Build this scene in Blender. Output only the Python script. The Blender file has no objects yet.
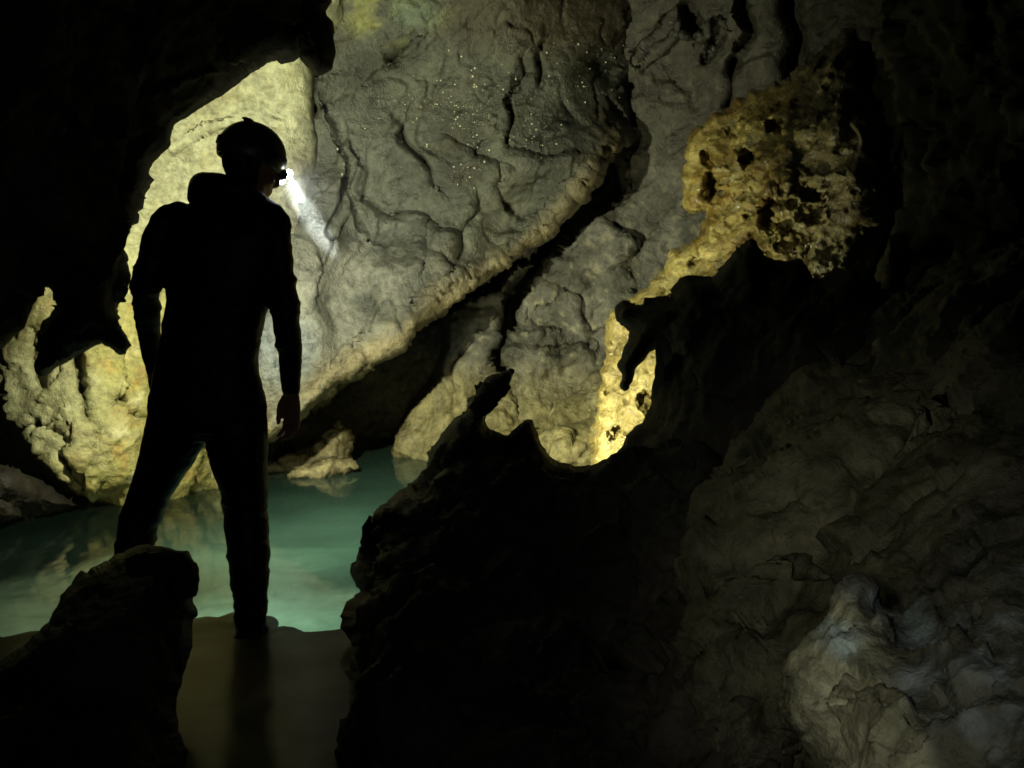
import bpy, bmesh, math, random
import numpy as np
from mathutils import Vector, Matrix, kdtree

R = math.radians
sc = bpy.context.scene
col = sc.collection
random.seed(4)

# ------------------------------------------------------------------ camera
F, CX, CY, H = 1005.0, 512.0, 384.0, 1.1
TH = math.atan(84.0 / F)
CT, ST = math.cos(TH), math.sin(TH)

def W(px, py, Y):
    """world point at world depth Y seen at pixel px,py (arrays welcome)"""
    a = (np.asarray(px, float) - CX) / F
    b = -(np.asarray(py, float) - CY) / F
    dy = CT + b * ST
    dz = -ST + b * CT
    t = np.asarray(Y, float) / dy
    return np.stack(np.broadcast_arrays(a * t, np.asarray(Y, float) + 0 * t, H + dz * t), -1)

def V(px, py, Y):
    return Vector(W(px, py, Y))

cam = bpy.data.cameras.new('camera')
cam.sensor_width = 36.0
cam.lens = 36.0 * F / 1024.0
cam.clip_start, cam.clip_end = 0.05, 200
camo = bpy.data.objects.new('camera', cam)
camo.location = (0, 0, H)
camo.rotation_euler = (math.pi / 2 - TH, 0, 0)
col.objects.link(camo)
sc.camera = camo
cam.dof.use_dof = True
cam.dof.focus_distance = 5.5
cam.dof.aperture_fstop = 20.0

# ------------------------------------------------------------------ noise
_rng = np.random.RandomState(11)
_perm = _rng.permutation(256)
_perm = np.concatenate([_perm, _perm, _perm])
_grad = _rng.normal(size=(256, 3))
_grad /= np.linalg.norm(_grad, axis=1)[:, None]

def perlin(p, seed=0):
    p = p + seed * np.array([17.31, 9.77, 5.13])
    i = np.floor(p).astype(int)
    f = p - i
    u = f * f * f * (f * (f * 6 - 15) + 10)
    i &= 255
    out = np.zeros(len(p))
    for dx in (0, 1):
        wx = u[:, 0] if dx else 1 - u[:, 0]
        for dy in (0, 1):
            wy = u[:, 1] if dy else 1 - u[:, 1]
            for dz in (0, 1):
                wz = u[:, 2] if dz else 1 - u[:, 2]
                h = _perm[_perm[_perm[(i[:, 0] + dx) & 255] + ((i[:, 1] + dy) & 255)] + ((i[:, 2] + dz) & 255)]
                g = _grad[h]
                d = (f[:, 0] - dx) * g[:, 0] + (f[:, 1] - dy) * g[:, 1] + (f[:, 2] - dz) * g[:, 2]
                out += wx * wy * wz * d
    return out * 1.6

def fbm(p, oct=4, seed=0, gain=.5):
    s, a, n = np.zeros(len(p)), 1.0, 0.0
    for k in range(oct):
        s += a * perlin(p * 2.03 ** k, seed + k * 3)
        n += a
        a *= gain
    return s / n

def ridged(p, oct=4, seed=0, gain=.55):
    s, a, n = np.zeros(len(p)), 1.0, 0.0
    for k in range(oct):
        s += a * (1 - np.abs(perlin(p * 2.07 ** k, seed + k * 5)) * 2)
        n += a
        a *= gain
    return s / n

def worley(p, seed=0):
    """distance to the nearest and second nearest jittered cell point"""
    p = p + seed * np.array([3.7, 8.1, 1.9])
    i = np.floor(p).astype(int)
    f1 = np.full(len(p), 9.0)
    f2 = np.full(len(p), 9.0)
    for dx in (-1, 0, 1):
        for dy in (-1, 0, 1):
            for dz in (-1, 0, 1):
                c = i + np.array([dx, dy, dz])
                h = _perm[_perm[_perm[c[:, 0] & 255] + (c[:, 1] & 255)] + (c[:, 2] & 255)]
                q = c + 0.5 + 0.45 * _grad[h] - p
                d = np.sqrt((q * q).sum(1))
                m = d < f1
                f2 = np.where(m, f1, np.minimum(f2, d))
                f1 = np.where(m, d, f1)
    return f1, f2

def facets(p, seed=0, tilt=1.0):
    """broken rock: every jittered cell is a tilted plane, with a step where two meet"""
    p = p + seed * np.array([3.7, 8.1, 1.9])
    i = np.floor(p).astype(int)
    best = np.full(len(p), 9.0)
    val = np.zeros(len(p))
    for dx in (-1, 0, 1):
        for dy in (-1, 0, 1):
            for dz in (-1, 0, 1):
                c = i + np.array([dx, dy, dz])
                h = _perm[_perm[_perm[c[:, 0] & 255] + (c[:, 1] & 255)] + (c[:, 2] & 255)]
                q = p - (c + 0.5 + 0.48 * _grad[h])
                d = (q * q).sum(1)
                m = d < best
                best = np.where(m, d, best)
                g = _grad[(h * 7 + 31) & 255]
                val = np.where(m, tilt * (q * g).sum(1) + .35 * g[:, 0], val)
    return val

def smooth(x, a, b):
    t = np.clip((x - a) / (b - a), 0, 1)
    return t * t * (3 - 2 * t)

def rbf(ctrl):
    """smooth interpolation of (px,py,value) control points"""
    c = np.array(ctrl, float)
    xy = c[:, :2] / 200.0
    n = len(c)
    def k(d2):
        return np.sqrt(d2 + 0.15)
    A = np.zeros((n + 1, n + 1))
    A[:n, :n] = k(((xy[:, None] - xy[None]) ** 2).sum(-1))
    A[:n, n] = A[n, :n] = 1
    w = np.linalg.solve(A, np.append(c[:, 2], 0))
    def f(px, py):
        q = np.stack([px, py], -1) / 200.0
        out = np.full(q.shape[0], w[n])
        for j in range(n):
            out += w[j] * k(((q - xy[j]) ** 2).sum(-1))
        return out
    return f

def polydist(x, y, pts):
    """distance from points to a polyline, and the signed side"""
    best = np.full(len(x), 1e9)
    side = np.zeros(len(x))
    for (x0, y0), (x1, y1) in zip(pts[:-1], pts[1:]):
        dx, dy = x1 - x0, y1 - y0
        L = dx * dx + dy * dy
        t = np.clip(((x - x0) * dx + (y - y0) * dy) / L, 0, 1)
        qx, qy = x - x0 - t * dx, y - y0 - t * dy
        d = np.hypot(qx, qy)
        m = d < best
        best = np.where(m, d, best)
        side = np.where(m, np.sign(dx * qy - dy * qx), side)
    return best, side

# ------------------------------------------------------------------ materials
def nodes(name):
    m = bpy.data.materials.new(name)
    m.use_nodes = True
    nt = m.node_tree
    return m, nt, nt.nodes['Principled BSDF']

def rock_mat(name, rough=(.45, .75), bump=.35, spec=.4, fine=22.0, var=.5, coat=0):
    m, nt, b = nodes(name)
    N, L = nt.nodes.new, nt.links.new
    at = N('ShaderNodeAttribute'); at.attribute_name = 'col'
    tc = N('ShaderNodeTexCoord')
    n1 = N('ShaderNodeTexNoise'); n1.inputs['Scale'].default_value = fine; n1.inputs['Detail'].default_value = 8; n1.inputs['Roughness'].default_value = .65
    n2 = N('ShaderNodeTexNoise'); n2.inputs['Scale'].default_value = 4.5; n2.inputs['Detail'].default_value = 6; n2.inputs['Distortion'].default_value = .8
    n3 = N('ShaderNodeTexNoise'); n3.inputs['Scale'].default_value = fine * 5; n3.inputs['Detail'].default_value = 5
    for n in (n1, n2, n3):
        L(tc.outputs['Object'], n.inputs['Vector'])
    mr = N('ShaderNodeMapRange'); mr.inputs[1].default_value = .37; mr.inputs[2].default_value = .63
    mr.inputs[3].default_value = 1 - var * .75; mr.inputs[4].default_value = 1 + var * .45
    mx = N('ShaderNodeMath'); mx.operation = 'MULTIPLY_ADD'; mx.inputs[1].default_value = .6
    L(n1.outputs[0], mx.inputs[0])
    m2 = N('ShaderNodeMath'); m2.operation = 'MULTIPLY'; m2.inputs[1].default_value = .4
    L(n2.outputs[0], m2.inputs[0]); L(m2.outputs[0], mx.inputs[2])
    L(mx.outputs[0], mr.inputs[0])
    vm = N('ShaderNodeVectorMath'); vm.operation = 'SCALE'
    L(at.outputs['Color'], vm.inputs[0]); L(mr.outputs[0], vm.inputs['Scale'])
    L(vm.outputs[0], b.inputs['Base Color'])
    rr = N('ShaderNodeMapRange'); rr.inputs[1].default_value = .35; rr.inputs[2].default_value = .65
    rr.inputs[3].default_value = rough[0]; rr.inputs[4].default_value = rough[1]
    L(n2.outputs[0], rr.inputs[0]); L(rr.outputs[0], b.inputs['Roughness'])
    b.inputs['Specular IOR Level'].default_value = spec
    b.inputs['Coat Weight'].default_value = coat
    b.inputs['Coat Roughness'].default_value = .2
    ad = N('ShaderNodeMath'); ad.operation = 'MULTIPLY_ADD'; ad.inputs[1].default_value = .3
    L(n3.outputs[0], ad.inputs[0]); L(n1.outputs[0], ad.inputs[2])
    bp = N('ShaderNodeBump'); bp.inputs['Strength'].default_value = bump; bp.inputs['Distance'].default_value = .03
    L(ad.outputs[0], bp.inputs['Height'])
    n4 = N('ShaderNodeTexNoise'); n4.noise_type = 'RIDGED_MULTIFRACTAL'; n4.inputs['Scale'].default_value = fine * .42
    n4.inputs['Detail'].default_value = 9; n4.inputs['Roughness'].default_value = .6; n4.inputs['Distortion'].default_value = .35
    mp4 = N('ShaderNodeMapping'); mp4.inputs['Rotation'].default_value = (.2, .75, .1); mp4.inputs['Scale'].default_value = (.6, 1, 1.3)
    L(tc.outputs['Object'], mp4.inputs[0]); L(mp4.outputs[0], n4.inputs['Vector'])
    b4 = N('ShaderNodeBump'); b4.inputs['Strength'].default_value = bump * 1.2; b4.inputs['Distance'].default_value = .02
    L(n4.outputs[0], b4.inputs['Height']); L(bp.outputs[0], b4.inputs['Normal'])
    L(b4.outputs[0], b.inputs['Normal']); L(b4.outputs[0], b.inputs['Coat Normal'])
    return m

M_wall = rock_mat('wet_grey_limestone', (.26, .60), .68, .5, 24, .75)
M_cream = rock_mat('cream_flowstone', (.38, .72), .65, .4, 30, .65)
M_gold = rock_mat('gold_calcite', (.08, .32), .7, .9, 24, .7, .4)
M_dark = rock_mat('dark_rock', (.6, .85), .5, .2, 18)
M_fore = rock_mat('foreground_rock', (.32, .72), .55, .4, 26, .75)

def simple(name, colr, rough=.5, spec=.5, metal=0, emit=None, es=0):
    m, nt, b = nodes(name)
    N, L = nt.nodes.new, nt.links.new
    tc = N('ShaderNodeTexCoord')
    n = N('ShaderNodeTexNoise'); n.inputs['Scale'].default_value = 40; n.inputs['Detail'].default_value = 4
    L(tc.outputs['Object'], n.inputs['Vector'])
    rp = N('ShaderNodeValToRGB')
    rp.color_ramp.elements[0].position = .3; rp.color_ramp.elements[1].position = .7
    rp.color_ramp.elements[0].color = [c * .75 for c in colr] + [1]
    rp.color_ramp.elements[1].color = [min(1, c * 1.2) for c in colr] + [1]
    L(n.outputs[0], rp.inputs[0]); L(rp.outputs[0], b.inputs['Base Color'])
    bp = N('ShaderNodeBump'); bp.inputs['Strength'].default_value = .15; bp.inputs['Distance'].default_value = .003
    L(n.outputs[0], bp.inputs['Height']); L(bp.outputs[0], b.inputs['Normal'])
    b.inputs['Roughness'].default_value = rough
    b.inputs['Specular IOR Level'].default_value = spec
    b.inputs['Metallic'].default_value = metal
    if emit:
        b.inputs['Emission Color'].default_value = list(emit) + [1]
        b.inputs['Emission Strength'].default_value = es
    return m

# ------------------------------------------------------------------ objects
def tag(o, label=None, cat=None, group=None, kind=None):
    if label: o['label'] = label
    if cat: o['category'] = cat
    if group: o['group'] = group
    if kind: o['kind'] = kind
    return o

def link(name, me, mat=None, parent=None):
    o = bpy.data.objects.new(name, me)
    if mat:
        me.materials.append(mat)
    col.objects.link(o)
    if parent:
        o.parent = parent
        o.matrix_parent_inverse = parent.matrix_world.inverted() if parent.type != 'EMPTY' else Matrix.Translation(-parent.location)
    return o

def make_mesh(name, v, f):
    me = bpy.data.meshes.new(name)
    me.from_pydata([tuple(p) for p in v], [], f)
    me.update()
    return me

def set_mesh(name, v, quads):
    me = bpy.data.meshes.new(name)
    n = len(quads)
    me.vertices.add(len(v)); me.vertices.foreach_set('co', v.astype(np.float32).ravel())
    me.loops.add(n * 4); me.loops.foreach_set('vertex_index', quads.astype(np.int32).ravel())
    me.polygons.add(n)
    me.polygons.foreach_set('loop_start', np.arange(n, dtype=np.int32) * 4)
    me.polygons.foreach_set('loop_total', np.full(n, 4, np.int32))
    me.update(calc_edges=True)
    me.validate()
    return me

def normals(me):
    a = np.zeros(len(me.vertices) * 3, np.float32)
    me.vertices.foreach_get('normal', a)
    return a.reshape(-1, 3).astype(float)

def coords(me, v=None):
    if v is None:
        a = np.zeros(len(me.vertices) * 3, np.float32)
        me.vertices.foreach_get('co', a)
        return a.reshape(-1, 3).astype(float)
    me.vertices.foreach_set('co', v.astype(np.float32).ravel())
    me.update()

def inside(x, y, poly):
    r = np.zeros(len(x), bool)
    P = np.asarray(poly)
    Q = np.roll(P, -1, 0)
    for (x0, y0), (x1, y1) in zip(P, Q):
        if y0 == y1:
            continue
        c = (y0 > y) != (y1 > y)
        r ^= c & (x < (x1 - x0) * (y - y0) / (y1 - y0) + x0)
    return r

def densify(poly, step):
    out = []
    n = len(poly)
    for i in range(n):
        a, b = np.array(poly[i], float), np.array(poly[(i + 1) % n], float)
        k = max(1, int(np.hypot(*(b - a)) / step))
        for j in range(k):
            out.append(a + (b - a) * j / k)
    return np.array(out)

def craggy(poly, amp, seed, scale=26.0, step=2.0):
    p = densify(poly, step)
    # round the corners a little, then roughen
    for _ in range(2):
        p = (np.roll(p, 1, 0) + 2 * p + np.roll(p, -1, 0)) / 4
    t = np.roll(p, -1, 0) - np.roll(p, 1, 0)
    n = np.stack([t[:, 1], -t[:, 0]], -1)
    n /= np.linalg.norm(n, axis=1)[:, None] + 1e-9
    q = np.column_stack([p / scale, np.full(len(p), seed * 1.7)])
    d = fbm(q, 5, seed, .6)
    return p + n * (amp * d)[:, None]

def rock(name, outline, Y, mat, front=.4, back=.4, rad=60, step=3.0, crag=4.0, seed=1,
         disp=None, colour=None, carve=None, cscale=26.0, fine=None, edge=.3):
    """a solid rock: the outline at depth Y(px,py), swollen front and back, then displaced in 3-D"""
    P = craggy(outline, crag, seed, cscale)
    x0, y0 = P.min(0) - step; x1, y1 = P.max(0) + step
    gx, gy = np.arange(x0, x1 + step, step), np.arange(y0, y1 + step, step)
    GX, GY = np.meshgrid(gx, gy)
    ny, nx = GX.shape
    ins = inside(GX.ravel(), GY.ravel(), P).reshape(ny, nx)
    cell = ins[:-1, :-1] & ins[1:, :-1] & ins[:-1, 1:] & ins[1:, 1:]
    cnt = np.zeros((ny, nx), int)
    for dy in (0, 1):
        for dx in (0, 1):
            cnt[dy:ny - 1 + dy, dx:nx - 1 + dx] += cell
    used = cnt > 0
    idx = -np.ones((ny, nx), int)
    idx[used] = np.arange(used.sum())
    px, py = GX[used].copy(), GY[used].copy()
    bnd = cnt[used] < 4
    D = densify(P, .8)
    kd = kdtree.KDTree(len(D))
    for i, q in enumerate(D):
        kd.insert((q[0], q[1], 0), i)
    kd.balance()
    dist = np.zeros(len(px))
    for i in range(len(px)):
        c, j, d = kd.find((px[i], py[i], 0))
        if bnd[i]:
            px[i], py[i] = c[0], c[1]
        else:
            dist[i] = d
    t = np.clip(dist / rad, 0, 1)
    prof = np.sqrt(np.maximum(0, 1 - (1 - t) ** 2))
    Yc = Y(px, py) if callable(Y) else np.full(len(px), float(Y))
    Yf = Yc - front * prof
    if carve is not None:
        cv = carve(px, py) * smooth(dist, 0, 14)
        Yf = Yf + cv
    vf = W(px, py, Yf)
    inn = ~bnd
    bidx = np.arange(len(px))
    bidx[inn] = len(px) + np.arange(inn.sum())
    vb = W(px[inn], py[inn], (Yc + back * prof)[inn])
    v = np.vstack([vf, vb])
    a, b_, c_, d_ = idx[:-1, :-1][cell], idx[1:, :-1][cell], idx[1:, 1:][cell], idx[:-1, 1:][cell]
    qf = np.stack([a, b_, c_, d_], -1)
    qb = np.stack([bidx[d_], bidx[c_], bidx[b_], bidx[a]], -1)
    me = set_mesh(name, v, np.vstack([qf, qb]))
    nf = len(px)
    att = np.ones(len(v))
    att[:nf] = edge + (1 - edge) * smooth(dist, 0, 16)
    if carve is not None:
        att[:nf] *= 1 - .85 * smooth(cv, .06, .3)
    if disp is not None:
        for stage in disp:
            p = coords(me)
            n = normals(me)
            coords(me, p + n * (stage(p) * att)[:, None])
    p = coords(me)
    pxa = np.concatenate([px, px[inn]]); pya = np.concatenate([py, py[inn]])
    c = colour(p, pxa, pya) if colour is not None else np.tile([.2, .2, .2], (len(v), 1))
    ca = me.color_attributes.new('col', 'FLOAT_COLOR', 'POINT')
    ca.data.foreach_set('color', np.column_stack([np.clip(c, 0.001, 1), np.ones(len(v))]).astype(np.float32).ravel())
    me.polygons.foreach_set('use_smooth', np.ones(len(me.polygons), bool))
    me.update()
    return link(name, me, mat)

def mixc(t, a, b):
    return np.asarray(a)[None] * (1 - t)[:, None] + np.asarray(b)[None] * t[:, None]

def patch(c, w, b):
    return c * (1 - w)[:, None] + np.asarray(b)[None] * w[:, None]

def blob(px, py, x, y, rx, ry, soft=.5):
    d = np.sqrt(((px - x) / rx) ** 2 + ((py - y) / ry) ** 2)
    return 1 - smooth(d, soft, 1.0 + soft * .6)

S3 = np.array

# strata: noise stretched along a tilted direction (beds dip from upper right to lower left)
_t = np.array([.72, .1, .68]); _t /= np.linalg.norm(_t)
def strata(p, along, across):
    a = p @ _t
    return (p - np.outer(a, _t)) * across + np.outer(a, _t) * along

def disp_wall(amp=1.0, seed=3):
    def rough(p):      # some stretches are lumpy, others worn smooth
        return .12 + .88 * smooth(perlin(p * 1.0, seed + 20) + .35 * (1.3 - p[:, 2]), -.25, .45)
    def s1(p):
        return amp * (.15 * fbm(p * 1.0, 3, seed) + .03 * ridged(strata(p, .7, 1.7) + .3 * fbm(p * 2, 2, seed + 9)[:, None], 2, seed + 1))
    def s2(p):
        w = p + .16 * np.stack([fbm(p * 2.2, 3, seed + 2), fbm(p * 2.2, 3, seed + 4), fbm(p * 2.2, 3, seed + 6)], -1)
        r = 1 - np.abs(perlin(strata(w, 1.5, 3.6), seed + 7)) * 2
        k = rough(p)
        return amp * (-.15 * np.maximum(r - .84, 0) + .055 * facets(strata(w, 1.5, 2.8), seed, 1.0) * (.35 + k) + .030 * facets(strata(w, 3.6, 6.5), seed + 5) * k + .025 * fbm(w * 3.2, 3, seed + 8))
    def s3(p):
        k = rough(p)
        w = p + .05 * np.stack([fbm(p * 6, 2, seed + 2), fbm(p * 6, 2, seed + 4), fbm(p * 6, 2, seed + 6)], -1)
        return amp * (.011 * facets(strata(w, 9, 15), seed + 9) * k + .007 * ridged(w * 11, 4, seed + 11) * (.25 + k) + .004 * fbm(p * 30, 3, seed + 12))
    return [s1, s2, s3]

def disp_crag(a=1.0, seed=5, f=1.0):
    def s1(p):
        return a * (.10 * fbm(p * 2.2 * f, 3, seed))
    def s2(p):
        f1, f2 = worley(p * 4.5 * f, seed)
        return a * (.03 * np.minimum(f2 - f1, .5) + .06 * facets((p + .06 * fbm(p * 5, 3, seed)[:, None]) * 4.2 * f, seed + 2) + .03 * ridged(p * 6 * f, 4, seed + 1) - .02)
    def s3(p):
        return a * (.014 * facets(p * 15 * f, seed + 4) + .008 * ridged(p * 22 * f, 3, seed + 2))
    return [s1, s2, s3]

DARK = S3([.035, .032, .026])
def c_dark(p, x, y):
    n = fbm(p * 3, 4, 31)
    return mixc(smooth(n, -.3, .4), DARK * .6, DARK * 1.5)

# ================================================================== the far rock
# --- cream wall behind the person
cream_Y = rbf([(-150, 300, 6.8), (-60, 300, 6.0), (0, 300, 5.58), (10, 420, 5.55), (0, 480, 5.6), (60, 330, 5.45), (65, 400, 5.38), (130, 330, 5.6), (130, 480, 5.5), (230, 100, 6.0), (230, 300, 6.05),
               (300, 80, 6.1), (300, 350, 6.3), (330, 480, 6.6), (230, 470, 6.1), (-100, 520, 6.6), (100, -100, 5.8), (330, -100, 6.0)])
def cream_carve(x, y):
    d = np.zeros(len(x))
    for pts, w, dep in [([(80, 330), (78, 360), (83, 395), (88, 420)], 4.5, .32), ([(60, 450), (72, 470), (95, 500)], 5, .12),
                        ([(118, 402), (133, 418), (147, 420)], 6, .22), ([(40, 330), (34, 360), (44, 385)], 5, .10), ([(40, 425), (58, 432), (70, 446)], 4, .10), ([(100, 430), (88, 470), (90, 495)], 3.5, .1),
                        ([(172, 150), (205, 128), (240, 120)], 2, .04)]:
        dd, _ = polydist(x, y, pts)
        d += dep * np.exp(-(dd / w) ** 2)
    # the wall is undercut towards its foot on the left
    ul = [(-10, 360), (12, 400), (24, 440), (55, 472), (92, 500), (130, 512)]
    dd, sd = polydist(x, y, ul)
    d += 1.1 * smooth(dd * sd, -2, 14) * (x < 125)
    return d
def c_cream(p, x, y):
    n = fbm(p * 3.2, 5, 41)
    n2 = fbm(p * 9, 4, 43)
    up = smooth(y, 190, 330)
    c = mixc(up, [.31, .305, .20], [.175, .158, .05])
    c = patch(c, smooth(n, .0, .5) * .6, [.30, .26, .13])
    c = patch(c, smooth(n2, .08, .3) * .75 * up, [.19, .125, .03])
    c = patch(c, smooth(fbm(p * 20, 3, 44), .1, .35) * .5, [.17, .14, .06])
    c = patch(c, smooth(-n2, .2, .5) * .4, [.5, .46, .32])
    c = patch(c, smooth(60 - x, -30, 50) * .8 * up, [.09, .085, .05])  # shade over the wall's left end put into the colour
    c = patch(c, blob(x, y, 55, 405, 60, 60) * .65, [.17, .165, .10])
    c = patch(c, smooth(x, 255, 300) * smooth(y, 130, 170), [.2, .185, .14])
    return c
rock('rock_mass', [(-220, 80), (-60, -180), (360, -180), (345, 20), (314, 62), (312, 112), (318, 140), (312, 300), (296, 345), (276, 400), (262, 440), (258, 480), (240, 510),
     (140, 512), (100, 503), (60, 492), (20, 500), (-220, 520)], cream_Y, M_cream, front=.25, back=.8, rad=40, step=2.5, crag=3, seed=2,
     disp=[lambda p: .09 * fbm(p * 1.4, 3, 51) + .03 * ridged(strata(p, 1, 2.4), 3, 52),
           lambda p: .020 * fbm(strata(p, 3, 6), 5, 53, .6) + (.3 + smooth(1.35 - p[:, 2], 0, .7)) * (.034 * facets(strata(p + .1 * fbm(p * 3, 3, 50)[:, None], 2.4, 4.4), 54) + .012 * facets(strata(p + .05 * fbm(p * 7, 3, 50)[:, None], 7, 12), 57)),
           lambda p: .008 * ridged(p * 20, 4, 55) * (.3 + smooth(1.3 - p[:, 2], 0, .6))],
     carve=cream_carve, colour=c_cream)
tag(bpy.data.objects['rock_mass'], 'brightly lit cream and yellow cave wall behind the standing person', 'cave wall')

# --- grey slab with the diagonal ridge for its lower edge
slab_Y = rbf([(290, 80, 6.05), (300, 250, 6.0), (290, 420, 5.9), (420, 50, 6.3), (420, 200, 6.35), (440, 300, 6.25), (350, 370, 6.0), (560, 60, 6.5),
              (560, 200, 6.6), (610, 150, 6.66), (650, 112, 7.3), (700, 60, 7.5), (740, -100, 7.2), (500, -150, 5.7), (330, -150, 5.7)])
cracks = [([(512, 95), (507, 130), (509, 148), (530, 158), (560, 155)], 2.5, .12), ([(541, 40), (540, 62), (536, 80)], 2.5, .1),
          ([(459, 144), (475, 156), (490, 161)], 3, .1), ([(400, 132), (410, 148), (430, 172), (437, 185)], 3.5, .09),
          ([(494, 175), (500, 200), (512, 215)], 2.5, .09), ([(466, 222), (461, 240), (456, 258)], 5, .3),
          ([(365, 200), (385, 214), (420, 218), (445, 230)], 3, .08), ([(355, 150), (358, 165)], 2.5, .06),
          ([(348, 182), (353, 210), (372, 232)], 3, .06), ([(400, 56), (392, 60), (408, 48)], 5, .15), ([(523, 60), (515, 85)], 3, .08),
          ([(424, 240), (422, 262)], 2.5, .08), ([(620, 10), (625, 60)], 2, .05), ([(330, 110), (345, 140), (350, 180), (335, 230)], 4, .05)]
def slab_carve(x, y):
    d = np.zeros(len(x))
    for pts, w, dep in cracks:
        dd, sd = polydist(x + 3 * np.sin(y / 7.0), y + 2.5 * np.sin(x / 9.0), pts)
        d += dep * np.exp(-(dd / w) ** 2) - .045 * np.exp(-((dd) / (w * 5)) ** 2) * (sd > 0)
    # the raised lip along the ridge
    dd, sd = polydist(x, y, [(240, 447), (268, 440), (296, 424), (345, 380), (400, 343), (442, 304), (490, 275), (548, 230), (596, 175), (614, 146)])
    wv = 1 + .5 * np.sin(x / 37.0) + .3 * np.sin(x / 13.0)
    qn = np.column_stack([x / 30, y / 30, 0 * x])
    d -= .10 * wv * np.clip(1 - dd / (20 + 26 * fbm(qn, 4, 151, .6)).clip(6, 60), 0, 1) * (1 + .9 * fbm(qn * 1.7, 4, 153, .6)) * smooth(640 - x, 0, 40)
    # shallow dished bays above the ridge
    d += .12 * blob(x, y, 395, 215, 60, 45) + .10 * blob(x, y, 560, 90, 60, 70) + .1 * blob(x, y, 350, 310, 35, 60)
    return d
def c_slab(p, x, y):
    n = fbm(p * 2.6, 5, 61)
    n2 = fbm(strata(p, 2, 7), 4, 63)
    c = mixc(smooth(n, -.35, .4), [.036, .0375, .029], [.090, .091, .071])
    c = patch(c, smooth(n2, .1, .45) * .5, [.045, .037, .022])
    c = patch(c, blob(x, y, 392, 8, 55, 34) * .8 * smooth(n2, -.25, .15), [.21, .21, .065])
    c = patch(c, blob(x, y, 415, 10, 30, 22) * .6 * smooth(n, -.2, .2), [.15, .20, .14])
    c = patch(c, blob(x, y, 560, 10, 130, 50) * .6, [.06, .043, .022])
    # paler low down by the person
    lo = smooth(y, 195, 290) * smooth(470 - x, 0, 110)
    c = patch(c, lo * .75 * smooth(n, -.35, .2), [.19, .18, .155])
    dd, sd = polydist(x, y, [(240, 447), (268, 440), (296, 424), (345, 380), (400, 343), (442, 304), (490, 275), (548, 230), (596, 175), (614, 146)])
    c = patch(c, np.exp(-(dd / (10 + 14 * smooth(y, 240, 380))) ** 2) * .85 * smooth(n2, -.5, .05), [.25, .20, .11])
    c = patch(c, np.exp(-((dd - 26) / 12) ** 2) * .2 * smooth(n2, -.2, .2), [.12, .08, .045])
    c = patch(c, blob(x, y, 285, 350, 30, 38) * .6, [.2, .23, .27])
    return c
slab_out = [(300, -170), (345, -20), (316, 50), (314, 112), (303, 118), (296, 132), (292, 150), (288, 230), (270, 300), (262, 350), (250, 390), (228, 445),
            (250, 448), (268, 442), (296, 426), (318, 404), (345, 382), (372, 366), (400, 346), (428, 318), (442, 306), (462, 300), (490, 278), (520, 254), (548, 233),
            (572, 208), (596, 178), (612, 148), (620, 138), (640, 120), (668, 98), (690, 76), (720, 30), (760, -40), (790, -170)]
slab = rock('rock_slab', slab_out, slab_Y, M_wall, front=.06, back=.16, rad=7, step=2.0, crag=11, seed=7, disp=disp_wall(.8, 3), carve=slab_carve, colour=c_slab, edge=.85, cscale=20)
tag(slab, 'big grey slab of folded rock with a long diagonal ridge as lower edge', 'rock slab')

# --- back wall right of and below the ridge
back_Y = rbf([(300, 380, 7.3), (300, 460, 7.15), (400, 360, 7.25), (430, 430, 7.15), (500, 300, 7.2), (560, 210, 7.2), (560, 330, 7.35), (500, 400, 6.9), (520, 460, 6.4), (580, 470, 6.2),
              (620, 150, 7.15), (640, 260, 7.2), (700, 60, 7.0), (720, 160, 7.1), (800, 40, 6.7), (860, 0, 6.4), (900, -150, 6.0), (700, -150, 6.3),
              (480, 200, 7.4), (950, 100, 6.3)])
bcracks = [([(742, 0), (750, 30), (740, 45)], 5, .25), ([(790, 0), (795, 30), (793, 70)], 9, .35), ([(738, 58), (728, 80), (730, 105)], 5, .25), ([(688, 5), (690, 25)], 5, .25),
           ([(712, 45), (716, 30), (708, 62)], 3, .12), ([(720, 140), (705, 160)], 4, .1), ([(545, 280), (575, 300), (590, 340)], 4, .08), ([(615, 225), (640, 240), (630, 275)], 5, .12),
           ([(520, 350), (560, 345), (590, 355)], 4, .06), ([(640, 60), (655, 40), (680, 10)], 3, .1), ([(470, 340), (450, 380), (455, 420)], 4, .08)]
def back_carve(x, y):
    d = np.zeros(len(x))
    for pts, w, dep in bcracks:
        dd, sd = polydist(x + 3 * np.sin(y / 8.0), y + 3 * np.sin(x / 10.0), pts)
        d += dep * np.exp(-(dd / w) ** 2) - .05 * np.exp(-((dd) / (w * 4)) ** 2) * (sd > 0)
    rp = [(235, 490), (262, 440), (330, 395), (395, 325), (425, 308), (446, 298), (449, 345), (441, 378), (416, 410), (402, 440), (394, 480)]
    dd, _ = polydist(x, y, rp + rp[:1])
    d += .95 * smooth(np.where(inside(x, y, rp), dd, -dd), -1, 9)
    dd, _ = polydist(x + 4 * np.sin(y / 11.0), y + 3 * np.sin(x / 7.0), [(620, 142), (604, 186), (572, 222), (548, 250), (520, 288), (506, 322), (498, 350), (505, 372)])
    d += .6 * np.exp(-(dd / (7 + 5 * smooth(260 - y, 0, 60))) ** 4)
    dd, _ = polydist(x + 4 * np.sin(y / 6.0), y + 4 * np.sin(x / 8.0), [(446, 306), (492, 284), (524, 260), (560, 230)])
    d += .5 * np.exp(-(dd / 5) ** 4)
    d += .12 * blob(x, y, 555, 400, 45, 30) - .15 * blob(x, y, 575, 440, 28, 22) - .12 * blob(x, y, 555, 320, 40, 45)
    d += .1 * blob(x, y, 640, 200, 50, 40)
    return d
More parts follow.
